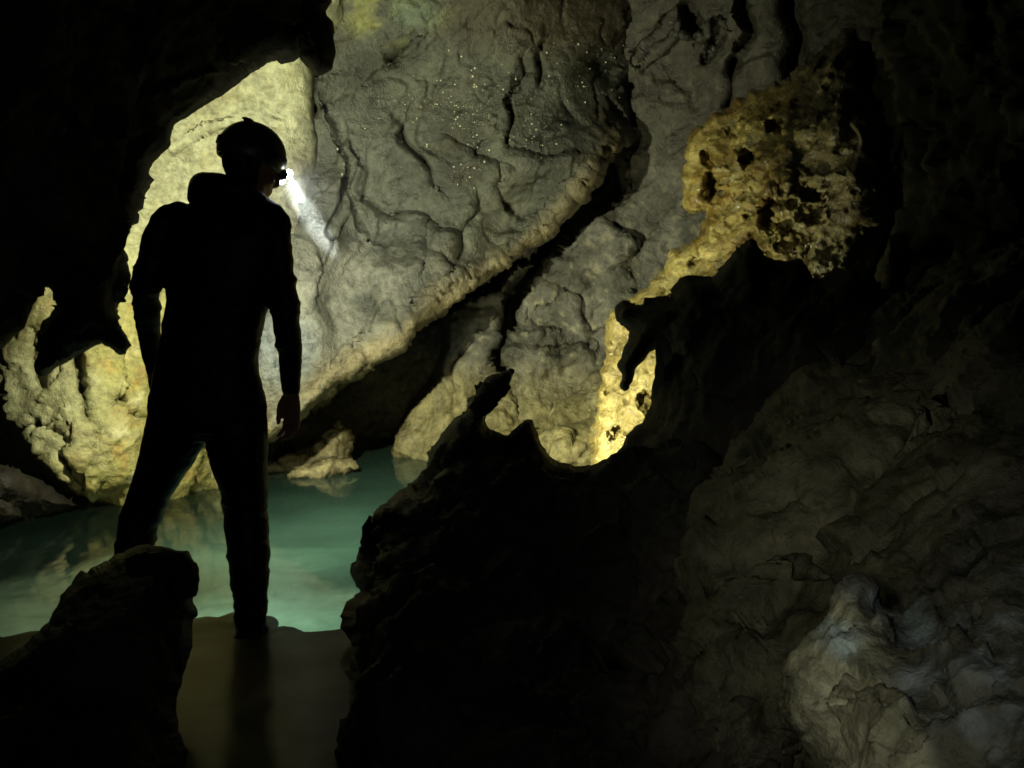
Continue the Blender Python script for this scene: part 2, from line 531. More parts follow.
def c_back(p, x, y):
    n = fbm(p * 2.8, 5, 71)
    n2 = fbm(p * 8, 4, 73)
    c = mixc(smooth(n, -.35, .4), [.07, .068, .058], [.20, .19, .165])
    c = patch(c, smooth(n2, .15, .5) * .45, [.12, .09, .05])
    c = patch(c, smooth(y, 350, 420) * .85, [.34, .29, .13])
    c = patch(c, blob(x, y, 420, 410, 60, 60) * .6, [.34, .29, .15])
    n3 = fbm(p * 13, 4, 74)
    c = patch(c, smooth(n3, .05, .3) * .6 * smooth(y, 330, 400), [.13, .10, .04])
    c = patch(c, smooth(-n3, .15, .35) * .5, [.36, .33, .22])
    c = patch(c, smooth(265 - y, 0, 150) * .75, [.045, .040, .030])  # light falling off towards the top, put into the colour
    return c
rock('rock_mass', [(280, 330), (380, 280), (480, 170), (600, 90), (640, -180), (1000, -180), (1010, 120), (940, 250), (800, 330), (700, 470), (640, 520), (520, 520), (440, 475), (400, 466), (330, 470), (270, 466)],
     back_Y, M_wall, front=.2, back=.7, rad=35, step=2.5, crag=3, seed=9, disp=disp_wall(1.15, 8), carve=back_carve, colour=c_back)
tag(bpy.data.objects['rock_mass.001'], 'rough grey back wall of the cave below the diagonal ridge', 'cave wall')

# --- golden pocked pillar
pil_Y = rbf([(600, 460, 5.6), (600, 370, 5.75), (640, 300, 5.75), (690, 250, 5.72), (690, 150, 5.85), (760, 160, 5.42), (740, 100, 5.72), (820, 60, 5.35), (815, 180, 5.08), (860, 180, 4.85), (905, 200, 4.95), (820, 350, 5.0), (890, 330, 5.1), (700, 440, 5.4)])
def pocks(p):
    w = p + .05 * np.stack([perlin(p * 6, 1), perlin(p * 6, 2), perlin(p * 6, 3)], -1)
    f1, f2 = worley(w * 5.2, 3)
    g1, g2 = worley(w * 12.0, 5)
    keep = smooth(fbm(p * 2.2, 2, 15), -.25, .25)
    return -.018 * (1 - smooth(f1, .1, .36)) * keep + .030 * fbm(strata(p, 3, 7), 4, 8) - .02 * np.maximum(ridged(p * 4, 2, 9) - .55, 0)
def pil_carve(x, y):
    d = np.zeros(len(x))
    q = np.column_stack([x / 11, y / 11, 0 * x])
    for hx, hy, rx, ry in [(610, 350, 3, 9), (642, 400, 4, 11), (614, 432, 3, 8), (662, 276, 8, 3), (692, 262, 8, 4), (604, 395, 4, 7)]:
        d += .10 * blob(x + 11 * fbm(q * 1.5, 3, 31), y + 11 * fbm(q * 1.5, 3, 33), hx, hy, rx, ry, .3)
    d += .05 * fbm(q * .8, 4, 35) * smooth(y, 215, 260)
    wx, wy = 11 * fbm(q, 4, 5, .6), 11 * fbm(q, 4, 9, .6)
    zone = blob(x, y, 765, 215, 60, 45)
    g1, g2 = worley(np.column_stack([(x + wx) / 17, (y + wy) / 13, 0 * x + .5]), 6)
    d += .07 * zone * (1 - smooth(g1, .12, .5)) * smooth(fbm(q * .6, 2, 21), -.2, .2)
    d -= .05 * zone * smooth(g1, .5, .8)
    for (hx, hy, rx, ry, dep) in [(712, 188, 9, 15, .3), (752, 158, 11, 6, .22), (775, 125, 9, 6, .2), (710, 158, 8, 8, .2), (744, 158, 7, 9, .2), (728, 133, 7, 4, .12), (810, 195, 8, 6, .2), (768, 212, 9, 13, .25)]:
        d += .8 * dep * blob(x + wx, y + wy, hx, hy, rx, ry, .45)
    return d
def c_pil(p, x, y):
    n = fbm(p * 4, 5, 81)
    n2 = fbm(p * 11, 4, 83)
    c = mixc(smooth(n, -.3, .35), [.30, .20, .035], [.60, .48, .15])
    c = patch(c, smooth(n2, .05, .3) * .6, [.20, .105, .022])
    c = patch(c, smooth(-n2, .15, .4) * .6, [.5, .46, .32])
    c = patch(c, smooth(x, 760, 830) * .6, [.20, .18, .13])
    c = patch(c, blob(x, y, 770, 165, 50, 22) * .4 * smooth(n, -.3, .2), [.17, .085, .03])
    lo = smooth(y, 230, 300)
    c = patch(c, lo * .6, [.34, .28, .115])
    return c
pil_out = [(596, 462), (598, 400), (600, 372), (608, 318), (625, 303), (640, 298), (654, 280), (672, 250), (690, 246), (699, 240), (706, 221), (708, 208), (690, 212), (680, 209), (684, 186), (686, 156),
           (693, 134), (710, 117), (740, 100), (784, 78), (798, 66), (822, 46), (850, 26), (872, 44), (872, 90), (890, 130), (905, 220), (890, 330), (830, 380), (760, 400), (700, 440), (660, 475), (620, 480)]
pil = rock('rock_pillar', pil_out, pil_Y, M_gold, front=.24, back=.5, rad=80, step=1.8, crag=10, seed=12, cscale=14,
     disp=[lambda p: .07 * fbm(p * 2.2, 3, 85), pocks, lambda p: .032 * facets(strata(p + .06 * fbm(p * 6, 3, 88)[:, None], 5, 8), 87) + .009 * facets(p * 17 + .5 * fbm(p * 14, 3, 90)[:, None], 89) + .006 * ridged(p * 24, 3, 86)], carve=pil_carve, colour=c_pil, edge=.4)
tag(pil, 'golden calcite crusted rock pillar full of holes and pockets', 'rock pillar')

# ================================================================== dark rock nearer than the lamp
left_out = [(-260, -200), (420, -200), (330, -60), (300, -5), (296, 30), (297, 54), (286, 58), (268, 63), (240, 84), (210, 102), (175, 126), (168, 147), (152, 166), (140, 190), (131, 223), (121, 262), (115, 282),  # upper right edge stands in for the soft shadow on the cream wall
            (113, 300), (117, 321), (129, 341), (127, 355), (120, 356), (113, 348), (102, 342), (88, 350), (68, 362), (51, 373), (37, 378), (33, 366), (39, 351), (37, 334), (50, 318),
            (60, 308), (63, 297), (54, 284), (41, 287), (35, 304), (24, 328), (7, 345), (-30, 380), (-260, 420)]
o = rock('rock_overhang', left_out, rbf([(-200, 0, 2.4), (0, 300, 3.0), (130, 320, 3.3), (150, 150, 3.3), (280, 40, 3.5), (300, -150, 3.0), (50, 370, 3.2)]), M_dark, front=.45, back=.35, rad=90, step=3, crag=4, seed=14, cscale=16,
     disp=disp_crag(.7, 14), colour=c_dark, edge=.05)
tag(o, 'black overhanging rock with ragged hanging lower tips, above the left shoulder', 'rock overhang')

o = rock('rock_pendant', [(296, -160), (400, -160), (352, -30), (325, 12), (333, 22), (337, 50), (334, 70), (316, 80), (311, 70), (300, 60), (296, 30), (290, -30)], 3.45, M_dark, front=.2, back=.12, rad=25, step=2, crag=3, seed=17,
     disp=disp_crag(.5, 17), colour=c_dark, edge=.2, cscale=12)
tag(o, 'small black rock tip hanging from the roof above the helmet', 'rock pendant')

mid_out = [(335, 860), (337, 740), (346, 698), (356, 664), (360, 641), (352, 623), (361, 603), (371, 589), (361, 584), (355, 570), (360, 541), (376, 510), (391, 496), (414, 481), (428, 463), (440, 437), (451, 422),
           (466, 413), (469, 400), (488, 377), (503, 370), (514, 368), (512, 381), (499, 400), (486, 418), (490, 430), (506, 437), (520, 424), (532, 416), (537, 433), (547, 453), (562, 463), (581, 466), (597, 462),
           (614, 454), (630, 450), (700, 440), (800, 520), (860, 860)]
def c_mid(p, x, y):
    n = fbm(p * 3, 4, 91)
    c = mixc(smooth(n, -.3, .4), DARK * .6, DARK * 1.4)
    return patch(c, blob(x, y, 372, 625, 16, 50) * .8, [.14, .10, .05])  # lit rim on the left edge, painted as a lighter patch
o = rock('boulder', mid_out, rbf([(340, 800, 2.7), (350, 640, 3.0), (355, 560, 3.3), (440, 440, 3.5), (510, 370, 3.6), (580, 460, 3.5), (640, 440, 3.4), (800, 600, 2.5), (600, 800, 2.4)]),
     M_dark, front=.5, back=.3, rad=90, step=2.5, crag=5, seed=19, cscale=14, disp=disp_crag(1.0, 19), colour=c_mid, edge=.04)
tag(o, 'large black boulder with jagged top in the middle beside the pool', 'boulder')

arm_out = [(616, 314), (622, 304), (640, 307), (651, 305), (673, 299), (684, 282), (714, 280), (727, 260), (742, 246), (753, 236), (763, 256), (784, 262), (801, 258), (815, 280), (850, 270), (900, 300), (900, 520), (640, 540),  # claw spur is a shadow on the pillar, built as rock
           (600, 500), (614, 455), (622, 446), (628, 433), (642, 422), (651, 403), (655, 366), (656, 346), (645, 358), (637, 366), (634, 378), (627, 394), (620, 388), (623, 374), (616, 366), (623, 351), (631, 330), (618, 322)]
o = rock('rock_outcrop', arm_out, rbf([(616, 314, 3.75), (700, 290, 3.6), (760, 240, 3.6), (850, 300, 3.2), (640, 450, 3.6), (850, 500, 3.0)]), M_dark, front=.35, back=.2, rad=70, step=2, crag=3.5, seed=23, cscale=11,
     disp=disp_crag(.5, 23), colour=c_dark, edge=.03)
tag(o, 'black outcrop with a claw shaped spur built for the shadow on the golden pillar', 'rock outcrop')

# --- right wall, faintly lit boulders
def c_right(p, x, y):
    n = fbm(p * 2.5, 5, 101)
    n2 = fbm(strata(p, 2.0, 8.0), 4, 102)
    c = mixc(smooth(n, -.3, .4), [.048, .048, .029], [.165, .158, .098])
    c = patch(c, smooth(x + .5 * (y - 500), 930, 1010) * .75, [.03, .03, .028])  # light fading to the lower right, put into the colour
    c = patch(c, blob(x, y, 970, 370, 60, 25) * .5 + blob(x, y, 985, 500, 30, 20) * .5, [.16, .15, .12])
    return patch(c, smooth(n2, .1, .4) * .5, [.06, .05, .035])
def right_carve(x, y):
    d = np.zeros(len(x))
    for pts, w, dep in [([(868, 540), (874, 500), (905, 439), (935, 415)], 9, .05), ([(700, 520), (760, 480), (870, 430)], 12, .03), ([(690, 600), (780, 585), (840, 600)], 14, .05)]:
        dd, sd = polydist(x + 2 * np.sin(y / 19), y + 2 * np.sin(x / 23), pts)
        d += dep * np.exp(-(dd / w) ** 2)
    return d
o = rock('boulder', [(1300, 250), (1040, 230), (960, 262), (895, 300), (835, 344), (778, 388), (727, 445), (697, 502), (688, 560), (694, 598), (672, 661), (657, 725), (640, 860), (1300, 900)],
     rbf([(700, 500, 2.6), (835, 344, 3.0), (1000, 250, 2.9), (690, 600, 2.4), (660, 750, 2.3), (1000, 500, 2.3), (1200, 600, 2.1)]), M_fore, front=.45, back=.5, rad=150, step=2.6, crag=5, seed=27,
     disp=[lambda p: .10 * fbm(p * 2.4, 3, 105), lambda p: .055 * facets(strata(p + .12 * fbm(p * 3, 3, 109)[:, None], 1.8, 4.0), 106) + .025 * ridged(strata(p, 2.5, 6), 3, 106) + .015 * fbm(p * 9, 3, 107), lambda p: .016 * facets(strata(p + .05 * fbm(p * 8, 3, 110)[:, None], 7, 13), 108) + .007 * ridged(p * 26, 3, 108)], carve=right_carve, colour=c_right, edge=.3)
tag(o, 'huge dim brown boulder bulging from the right wall behind the pale rock', 'boulder')

def c_pale(p, x, y):
    n = fbm(p * 5, 5, 111)
    n2 = fbm(p * 13, 4, 112)
    c = mixc(smooth(n, -.3, .35), [.14, .14, .09], [.40, .395, .28])
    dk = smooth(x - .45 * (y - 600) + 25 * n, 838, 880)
    c = patch(c, dk * .9, [.045, .047, .05])  # shade of the side turned from the lamp, put into the colour
    c = patch(c, smooth(n2, .0, .25) * dk * .8, [.16, .19, .21])  # bluish glints painted over the dark side
    c = patch(c, smooth(fbm(p * 24, 3, 114), .05, .3) * .5, [.08, .085, .06])
    c = patch(c, blob(x, y, 842, 642, 22, 20) * smooth(n2, -.4, .1), [.29, .36, .37])  # bluish highlight painted on
    c = patch(c, blob(x, y, 915, 622, 14, 12) * smooth(n2, -.4, .1) * .6, [.22, .28, .30])
    c = patch(c, smooth(-n2, .05, .3) * .4, [.10, .09, .06])
    return c
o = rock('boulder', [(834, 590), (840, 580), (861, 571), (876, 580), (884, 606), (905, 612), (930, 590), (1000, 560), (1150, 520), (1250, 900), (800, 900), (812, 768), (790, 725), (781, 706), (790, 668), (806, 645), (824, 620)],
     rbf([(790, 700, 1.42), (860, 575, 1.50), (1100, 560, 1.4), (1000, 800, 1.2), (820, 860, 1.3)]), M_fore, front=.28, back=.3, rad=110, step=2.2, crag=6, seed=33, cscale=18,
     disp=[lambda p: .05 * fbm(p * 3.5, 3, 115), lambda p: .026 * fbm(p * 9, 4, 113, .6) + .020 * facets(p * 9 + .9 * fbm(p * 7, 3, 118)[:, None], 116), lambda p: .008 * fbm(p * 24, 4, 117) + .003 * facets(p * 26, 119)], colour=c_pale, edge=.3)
tag(o, 'pale lumpy boulder with painted bluish highlight in the lower right corner', 'boulder')

o = rock('rock_mass', [(1500, -250), (900, -250), (890, -60), (880, 40), (905, 120), (900, 220), (880, 270), (850, 330), (1000, 420), (1500, 420)],
     rbf([(900, -100, 3.7), (890, 100, 3.9), (870, 300, 3.6), (1300, 0, 2.2), (1300, 400, 2.2)]), M_dark, front=.5, back=.4, rad=120, step=4, crag=8, seed=37, disp=disp_crag(1.2, 37), colour=c_dark, edge=.4)
tag(o, 'black unlit cave wall rising above the right-hand boulders', 'cave wall')

# --- foreground boulder left
o = rock('boulder', [(-200, 900), (-200, 720), (-40, 690), (30, 640), (50, 620), (62, 592), (85, 574), (112, 556), (130, 548), (150, 543), (172, 550), (190, 551), (193, 562), (199, 572), (195, 588), (191, 600), (199, 612), (192, 622), (193, 645),
     (184, 672), (176, 700), (178, 725), (182, 760), (188, 900)], rbf([(150, 545, 2.9), (190, 600, 2.75), (60, 600, 2.7), (-100, 800, 2.2), (180, 760, 2.3)]), M_dark, front=.35, back=.15, rad=60, step=2.5, crag=4, seed=41, cscale=12,
     disp=disp_crag(.5, 41), colour=c_dark, edge=.03)
tag(o, 'black craggy boulder in front of the left leg', 'boulder')

# --- small rocks at the pool's edge
def c_rim(p, x, y):
    n = fbm(p * 7, 4, 121)
    return mixc(smooth(n, -.3, .4), [.16, .13, .07], [.38, .32, .18])
o = rock('shore_rock', [(262, 476), (268, 462), (290, 456), (305, 452), (318, 441), (330, 425), (338, 418), (345, 428), (350, 446), (352, 466), (335, 470), (318, 468), (300, 476)], rbf([(270, 470, 6.45), (340, 440, 6.75), (345, 468, 6.7)]), M_cream,
     front=.15, back=.2, rad=14, step=1.4, crag=9, seed=43, cscale=11, disp=disp_crag(.9, 43, 1.6), colour=c_rim, edge=.4)
tag(o, 'low jagged pale rock at the far pool edge beside the hand', 'rock')
o = rock('shore_rock', [(286, 478), (296, 468), (312, 465), (328, 458), (348, 461), (362, 466), (352, 474), (330, 480), (306, 482)], rbf([(290, 474, 6.2), (355, 468, 6.4)]), M_cream,
     front=.12, back=.2, rad=9, step=1.5, crag=5, seed=45, cscale=8, disp=disp_crag(.7, 45, 1.8), colour=c_rim, edge=.4)
tag(o, 'flat pale rock just breaking the water below the jagged shore rock', 'rock')
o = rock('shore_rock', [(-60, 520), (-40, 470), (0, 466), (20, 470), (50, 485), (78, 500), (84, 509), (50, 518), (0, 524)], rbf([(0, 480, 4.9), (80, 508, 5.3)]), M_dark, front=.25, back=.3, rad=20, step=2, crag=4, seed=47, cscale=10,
     disp=disp_crag(.6, 47), colour=lambda p, x, y: c_dark(p, x, y) * S3([.11, .08, .045]), edge=.4)  # shade over this rock put into its colour
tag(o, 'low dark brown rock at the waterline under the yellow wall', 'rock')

# --- water beads on the slab, their sparkle put into a pale colour
def beads():
    kd = bpy.data.objects['rock_slab'].data
    p = coords(kd)
    n = normals(kd)
    fwd = n[:, 1] < -.2
    # pixel of every vertex
    d = p - np.array([0, 0, H])
    f = d[:, 1] * CT - d[:, 2] * ST
    u = d[:, 1] * ST + d[:, 2] * CT
    px, py = CX + F * d[:, 0] / f, CY - F * u / f
    den = .9 * blob(px, py, 470, 95, 60, 38) + .6 * blob(px, py, 585, 75, 60, 45) + .7 * blob(px, py, 510, 135, 70, 35) + .35 * blob(px, py, 420, 150, 90, 60) + .12 * blob(px, py, 640, 60, 50, 60)
    clump = smooth(perlin(p * 5, 77), -.5, .5)
    w = den * clump * fwd
    rng = np.random.RandomState(8)
    ids = rng.choice(len(p), 430, replace=False, p=w / w.sum())
    bm = bmesh.new()
    for i in ids:
        r = .0014 + .0040 * rng.rand() ** 4
        m = Matrix.Translation(Vector(p[i] + n[i] * r * .6)) @ Matrix.Diagonal((r * (1 + rng.rand() * .5), r, r * (1 + rng.rand() * .4), 1))
        bmesh.ops.create_icosphere(bm, subdivisions=1, radius=1, matrix=m)
    me = bpy.data.meshes.new('water_beads')
    bm.to_mesh(me); bm.free()
    return link('water_beads', me, simple('bead', (.6, .6, .46), .15, .8))
tag(beads(), 'tiny glinting water beads scattered over the upper grey slab', 'water beads', kind='stuff')

# ================================================================== pool
def pool_bed():
    n = 170
    xs, ys = np.linspace(-4.5, 2.0, n), np.linspace(.5, 8.2, n)
    X, Y = np.meshgrid(xs, ys)
    x, y = X.ravel(), Y.ravel()
    p0 = np.column_stack([x, y, 0 * x])
    e = 3.56 + .20 * fbm(p0 * 3.4, 5, 131, .6) + .22 * perlin(p0 * 1.9, 138) + .10 * perlin(p0 * 6.5, 139) - .04 * (x + .9)
    deep = smooth(y, e - .14, e + .34)
    z = -.03 + .010 * fbm(p0 * 3, 3, 133) - .30 * deep - .08 * fbm(p0 * 1.5, 3, 134) * deep
    z -= .5 * smooth(y, 6.6, 7.6)
    v = np.column_stack([x, y, z])
    i = np.arange(n * n).reshape(n, n)
    q = np.stack([i[:-1, :-1], i[:-1, 1:], i[1:, 1:], i[1:, :-1]], -1).reshape(-1, 4)
    me = set_mesh('pool_bed', v, q)
    c = mixc(deep, [.05, .036, .021], [.13, .23, .205])
    c *= (1 + .35 * fbm(p0 * 4, 4, 135))[:, None]
    c = patch(c, deep * smooth(-x, 1.0, 1.75) * .92, [.03, .035, .022])  # shade on the left of the pool put into the bed colour
    ca = me.color_attributes.new('col', 'FLOAT_COLOR', 'POINT')
    ca.data.foreach_set('color', np.column_stack([np.clip(c, .01, 1), np.ones(len(v))]).astype(np.float32).ravel())
    me.polygons.foreach_set('use_smooth', np.ones(len(me.polygons), bool))
    return link('pool_bed', me, rock_mat('silt', (.6, .8), .06, .3, 12, .3))
tag(pool_bed(), kind='structure')

def pool_water():
    m = bpy.data.materials.new('pool_water')
    m.use_nodes = True
    nt = m.node_tree
    nt.nodes.clear()
    N, L = nt.nodes.new, nt.links.new
    out = N('ShaderNodeOutputMaterial')
    tr = N('ShaderNodeBsdfTransparent'); tr.inputs[0].default_value = (.97, .99, .985, 1)
    gl = N('ShaderNodeBsdfGlossy'); gl.inputs['Roughness'].default_value = .09
    fr = N('ShaderNodeFresnel'); fr.inputs['IOR'].default_value = 1.33
    mx = N('ShaderNodeMixShader')
    tc = N('ShaderNodeTexCoord')
    mp = N('ShaderNodeMapping'); mp.inputs['Scale'].default_value = (5, 2.2, 1)
    nz = N('ShaderNodeTexNoise'); nz.inputs['Scale'].default_value = 1.2; nz.inputs['Detail'].default_value = 2
    bp = N('ShaderNodeBump'); bp.inputs['Strength'].default_value = .25; bp.inputs['Distance'].default_value = .02
    L(tc.outputs['Object'], mp.inputs[0]); L(mp.outputs[0], nz.inputs['Vector']); L(nz.outputs[0], bp.inputs['Height'])
    L(bp.outputs[0], gl.inputs['Normal']); L(bp.outputs[0], fr.inputs['Normal'])
    # fine silt in suspension makes the pool milky
    df = N('ShaderNodeBsdfDiffuse'); df.inputs[0].default_value = (.055, .116, .099, 1)
    mk = N('ShaderNodeMixShader')
    ge = N('ShaderNodeNewGeometry'); sx = N('ShaderNodeSeparateXYZ'); L(ge.outputs['Position'], sx.inputs[0])
    en = N('ShaderNodeTexNoise'); en.inputs['Scale'].default_value = 3.2; en.inputs['Detail'].default_value = 5; en.inputs['Roughness'].default_value = .6
    L(tc.outputs['Object'], en.inputs['Vector'])
    ey = N('ShaderNodeMath'); ey.operation = 'MULTIPLY_ADD'; ey.inputs[1].default_value = .55; L(en.outputs[0], ey.inputs[0])
    es_ = N('ShaderNodeMath'); es_.operation = 'SUBTRACT'; es_.inputs[1].default_value = .29; L(sx.outputs['Y'], es_.inputs[0]); L(es_.outputs[0], ey.inputs[2])
    sh = N('ShaderNodeMapRange'); sh.inputs[1].default_value = 3.36; sh.inputs[2].default_value = 3.8; sh.inputs[3].default_value = 0; sh.inputs[4].default_value = .62
    L(ey.outputs[0], sh.inputs[0])
    sl = N('ShaderNodeMapRange'); sl.inputs[1].default_value = -1.8; sl.inputs[2].default_value = -.8; sl.inputs[3].default_value = .06; sl.inputs[4].default_value = 1  # less milk to the left, standing in for shade on the water
    L(sx.outputs['X'], sl.inputs[0])
    cl = N('ShaderNodeTexNoise'); cl.inputs['Scale'].default_value = 1.6; cl.inputs['Detail'].default_value = 3
    L(tc.outputs['Object'], cl.inputs['Vector'])
    cr = N('ShaderNodeMapRange'); cr.inputs[1].default_value = .3; cr.inputs[2].default_value = .65; cr.inputs[3].default_value = .65; cr.inputs[4].default_value = 1
    L(cl.outputs[0], cr.inputs[0])
    k1 = N('ShaderNodeMath'); k1.operation = 'MULTIPLY'; L(sh.outputs[0], k1.inputs[0]); L(sl.outputs[0], k1.inputs[1])
    k2 = N('ShaderNodeMath'); k2.operation = 'MULTIPLY'; L(k1.outputs[0], k2.inputs[0]); L(cr.outputs[0], k2.inputs[1])
    L(k2.outputs[0], mk.inputs[0])
    L(tr.outputs[0], mk.inputs[1]); L(df.outputs[0], mk.inputs[2])
    # reflection scaled down over the shallow ledge to dim the water there
    fs = N('ShaderNodeMapRange'); fs.inputs[1].default_value = 3.3; fs.inputs[2].default_value = 3.62; fs.inputs[3].default_value = .30; fs.inputs[4].default_value = 1
    L(ey.outputs[0], fs.inputs[0])
    fm = N('ShaderNodeMath'); fm.operation = 'MULTIPLY'; L(fr.outputs[0], fm.inputs[0]); L(fs.outputs[0], fm.inputs[1])
    ro = N('ShaderNodeMapRange'); ro.inputs[1].default_value = 3.3; ro.inputs[2].default_value = 3.62; ro.inputs[3].default_value = .17; ro.inputs[4].default_value = .07
    L(ey.outputs[0], ro.inputs[0]); L(ro.outputs[0], gl.inputs['Roughness'])
    L(fm.outputs[0], mx.inputs[0]); L(mk.outputs[0], mx.inputs[1]); L(gl.outputs[0], mx.inputs[2])
    L(mx.outputs[0], out.inputs['Surface'])
    va = N('ShaderNodeVolumeAbsorption'); va.inputs['Color'].default_value = (.45, .8, .76, 1); va.inputs['Density'].default_value = .22
    L(va.outputs[0], out.inputs['Volume'])
    x0, x1, y0, y1, zb = -4.4, 1.9, .6, 8.1, -2.2
    v = [(x0, y0, 0), (x1, y0, 0), (x1, y1, 0), (x0, y1, 0), (x0, y0, zb), (x1, y0, zb), (x1, y1, zb), (x0, y1, zb)]
    f = [(0, 1, 2, 3), (7, 6, 5, 4), (0, 4, 5, 1), (1, 5, 6, 2), (2, 6, 7, 3), (3, 7, 4, 0)]
    return link('water', make_mesh('water', v, f), m)
tag(pool_water(), kind='structure')

# ================================================================== person
PX = 3.4 / F      # metres per pixel at the person
M_suit = simple('black_neoprene', (.010, .011, .013), .55, .25)
M_skin = simple('skin', (.36, .18, .11), .5, .4)
M_helm = simple('helmet_shell', (.05, .05, .045), .4, .5)
M_strap = simple('strap', (.03, .03, .03), .7, .3)
M_led = simple('lamp_lens', (.8, .85, .9), .2, .5, emit=(.86, .95, 1.0), es=30)
M_plate = simple('glint_metal', (.35, .42, .5), .25, .5, 1.0)

def catmull(P, n=6):
    P = [np.array(p, float) for p in P]
    Q = [2 * P[0] - P[1]] + P + [2 * P[-1] - P[-2]]
    out = []
    for i in range(1, len(Q) - 2):
        a, b, c, d = Q[i - 1:i + 3]
        for k in range(n):
            t = k / n
            out.append(.5 * (2 * b + (c - a) * t + (2 * a - 5 * b + 4 * c - d) * t * t + (3 * b - a - 3 * c + d) * t ** 3))
    out.append(P[-1])
    return np.array(out)

def tube(bm, pts, seg=18, n=6, flat=1.0, side=None):
    """pts: (x,y,z,r). A rounded tapering tube."""
    C = catmull(pts, n)
    up = Vector((0, 1, 0)) if side is None else Vector(side)
    rings = []
    # rounded ends
    r0, r1 = C[0, 3], C[-1, 3]
    d0 = (C[0, :3] - C[1, :3]); d0 /= np.linalg.norm(d0)
    d1 = (C[-1, :3] - C[-2, :3]); d1 /= np.linalg.norm(d1)
    pre = [np.append(C[0, :3] + d0 * r0 * math.sin(a), r0 * math.cos(a)) for a in (1.45, 1.1, .6)]
    post = [np.append(C[-1, :3] + d1 * r1 * math.sin(a), r1 * math.cos(a)) for a in (.6, 1.1, 1.45)]
    C = np.vstack([pre, C, post])
    for i in range(len(C)):
        t = Vector(C[min(i + 1, len(C) - 1), :3] - C[max(i - 1, 0), :3]).normalized()
        x = t.cross(up)
        if x.length < .05:
            x = t.cross(Vector((1, 0, 0)))
        x.normalize()
        y = x.cross(t).normalized()
        c = Vector(C[i, :3]); r = C[i, 3]
        rings.append([bm.verts.new(c + x * (r * math.cos(2 * math.pi * k / seg)) + y * (r * flat * math.sin(2 * math.pi * k / seg))) for k in range(seg)])
    for a, b in zip(rings[:-1], rings[1:]):
        for k in range(seg):
            bm.faces.new((a[k], a[(k + 1) % seg], b[(k + 1) % seg], b[k]))
    bm.faces.new(rings[0][::-1]); bm.faces.new(rings[-1])

def loft(bm, secs, seg=28):
    """secs: (py, left px, right px, half depth, Y)"""
    C = catmull([(py, l, r, d, y) for py, l, r, d, y in secs], 5)
    rings = []
    for py, l, r, d, y in C:
        c = W((l + r) / 2, py, y); h = (r - l) / 2 * y / F
        ring = []
        for k in range(seg):
            a = 2 * math.pi * k / seg
            ca, sa = math.cos(a), math.sin(a)
            e = .85
            ring.append(bm.verts.new((c[0] + h * math.copysign(abs(ca) ** e, ca), c[1] + d * math.copysign(abs(sa) ** e, sa), c[2])))
        rings.append(ring)
    for a, b in zip(rings[:-1], rings[1:]):
        for k in range(seg):
            bm.faces.new((a[k], b[k], b[(k + 1) % seg], a[(k + 1) % seg]))
    bm.faces.new(rings[0]); bm.faces.new(rings[-1][::-1])

def ell(bm, c, r, rot=None, seg=24):
    m = Matrix.Translation(Vector(c)) @ (rot.to_4x4() if rot else Matrix.Identity(4)) @ Matrix.Diagonal((r[0], r[1], r[2], 1))
    bmesh.ops.create_uvsphere(bm, u_segments=seg, v_segments=seg // 2, radius=1, matrix=m)

def remeshed(bm, voxel, smooth_it=4):
    bmesh.ops.recalc_face_normals(bm, faces=bm.faces)
    me = bpy.data.meshes.new('tmp'); bm.to_mesh(me); bm.free()
    o = bpy.data.objects.new('tmp', me); col.objects.link(o)
    md = o.modifiers.new('r', 'REMESH'); md.mode = 'VOXEL'; md.voxel_size = voxel
    sm = o.modifiers.new('s', 'SMOOTH'); sm.iterations = smooth_it; sm.factor = .5
    dg = bpy.context.evaluated_depsgraph_get()
    r = bpy.data.meshes.new_from_object(o.evaluated_get(dg))
    bpy.data.objects.remove(o)
    r.materials.clear()
    r.polygons.foreach_set('use_smooth', np.ones(len(r.polygons), bool))
    return r

YP = 3.4
def T(px, py, r, dy=0.0):
    p = W(px, py, YP + dy)
    return (p[0], p[1], p[2], r * PX)

gaze = Vector((.78, .52, -.30)).normalized()
g_r = gaze.cross(Vector((0, 0, 1))).normalized()
g_u = g_r.cross(gaze).normalized()
g_rot = Matrix((g_r, gaze, g_u)).transposed()     # local x right, y forwards, z up
head_c = V(250, 163, 3.47)

def hp(x, y, z):
    return head_c + g_rot @ Vector((x, y, z))

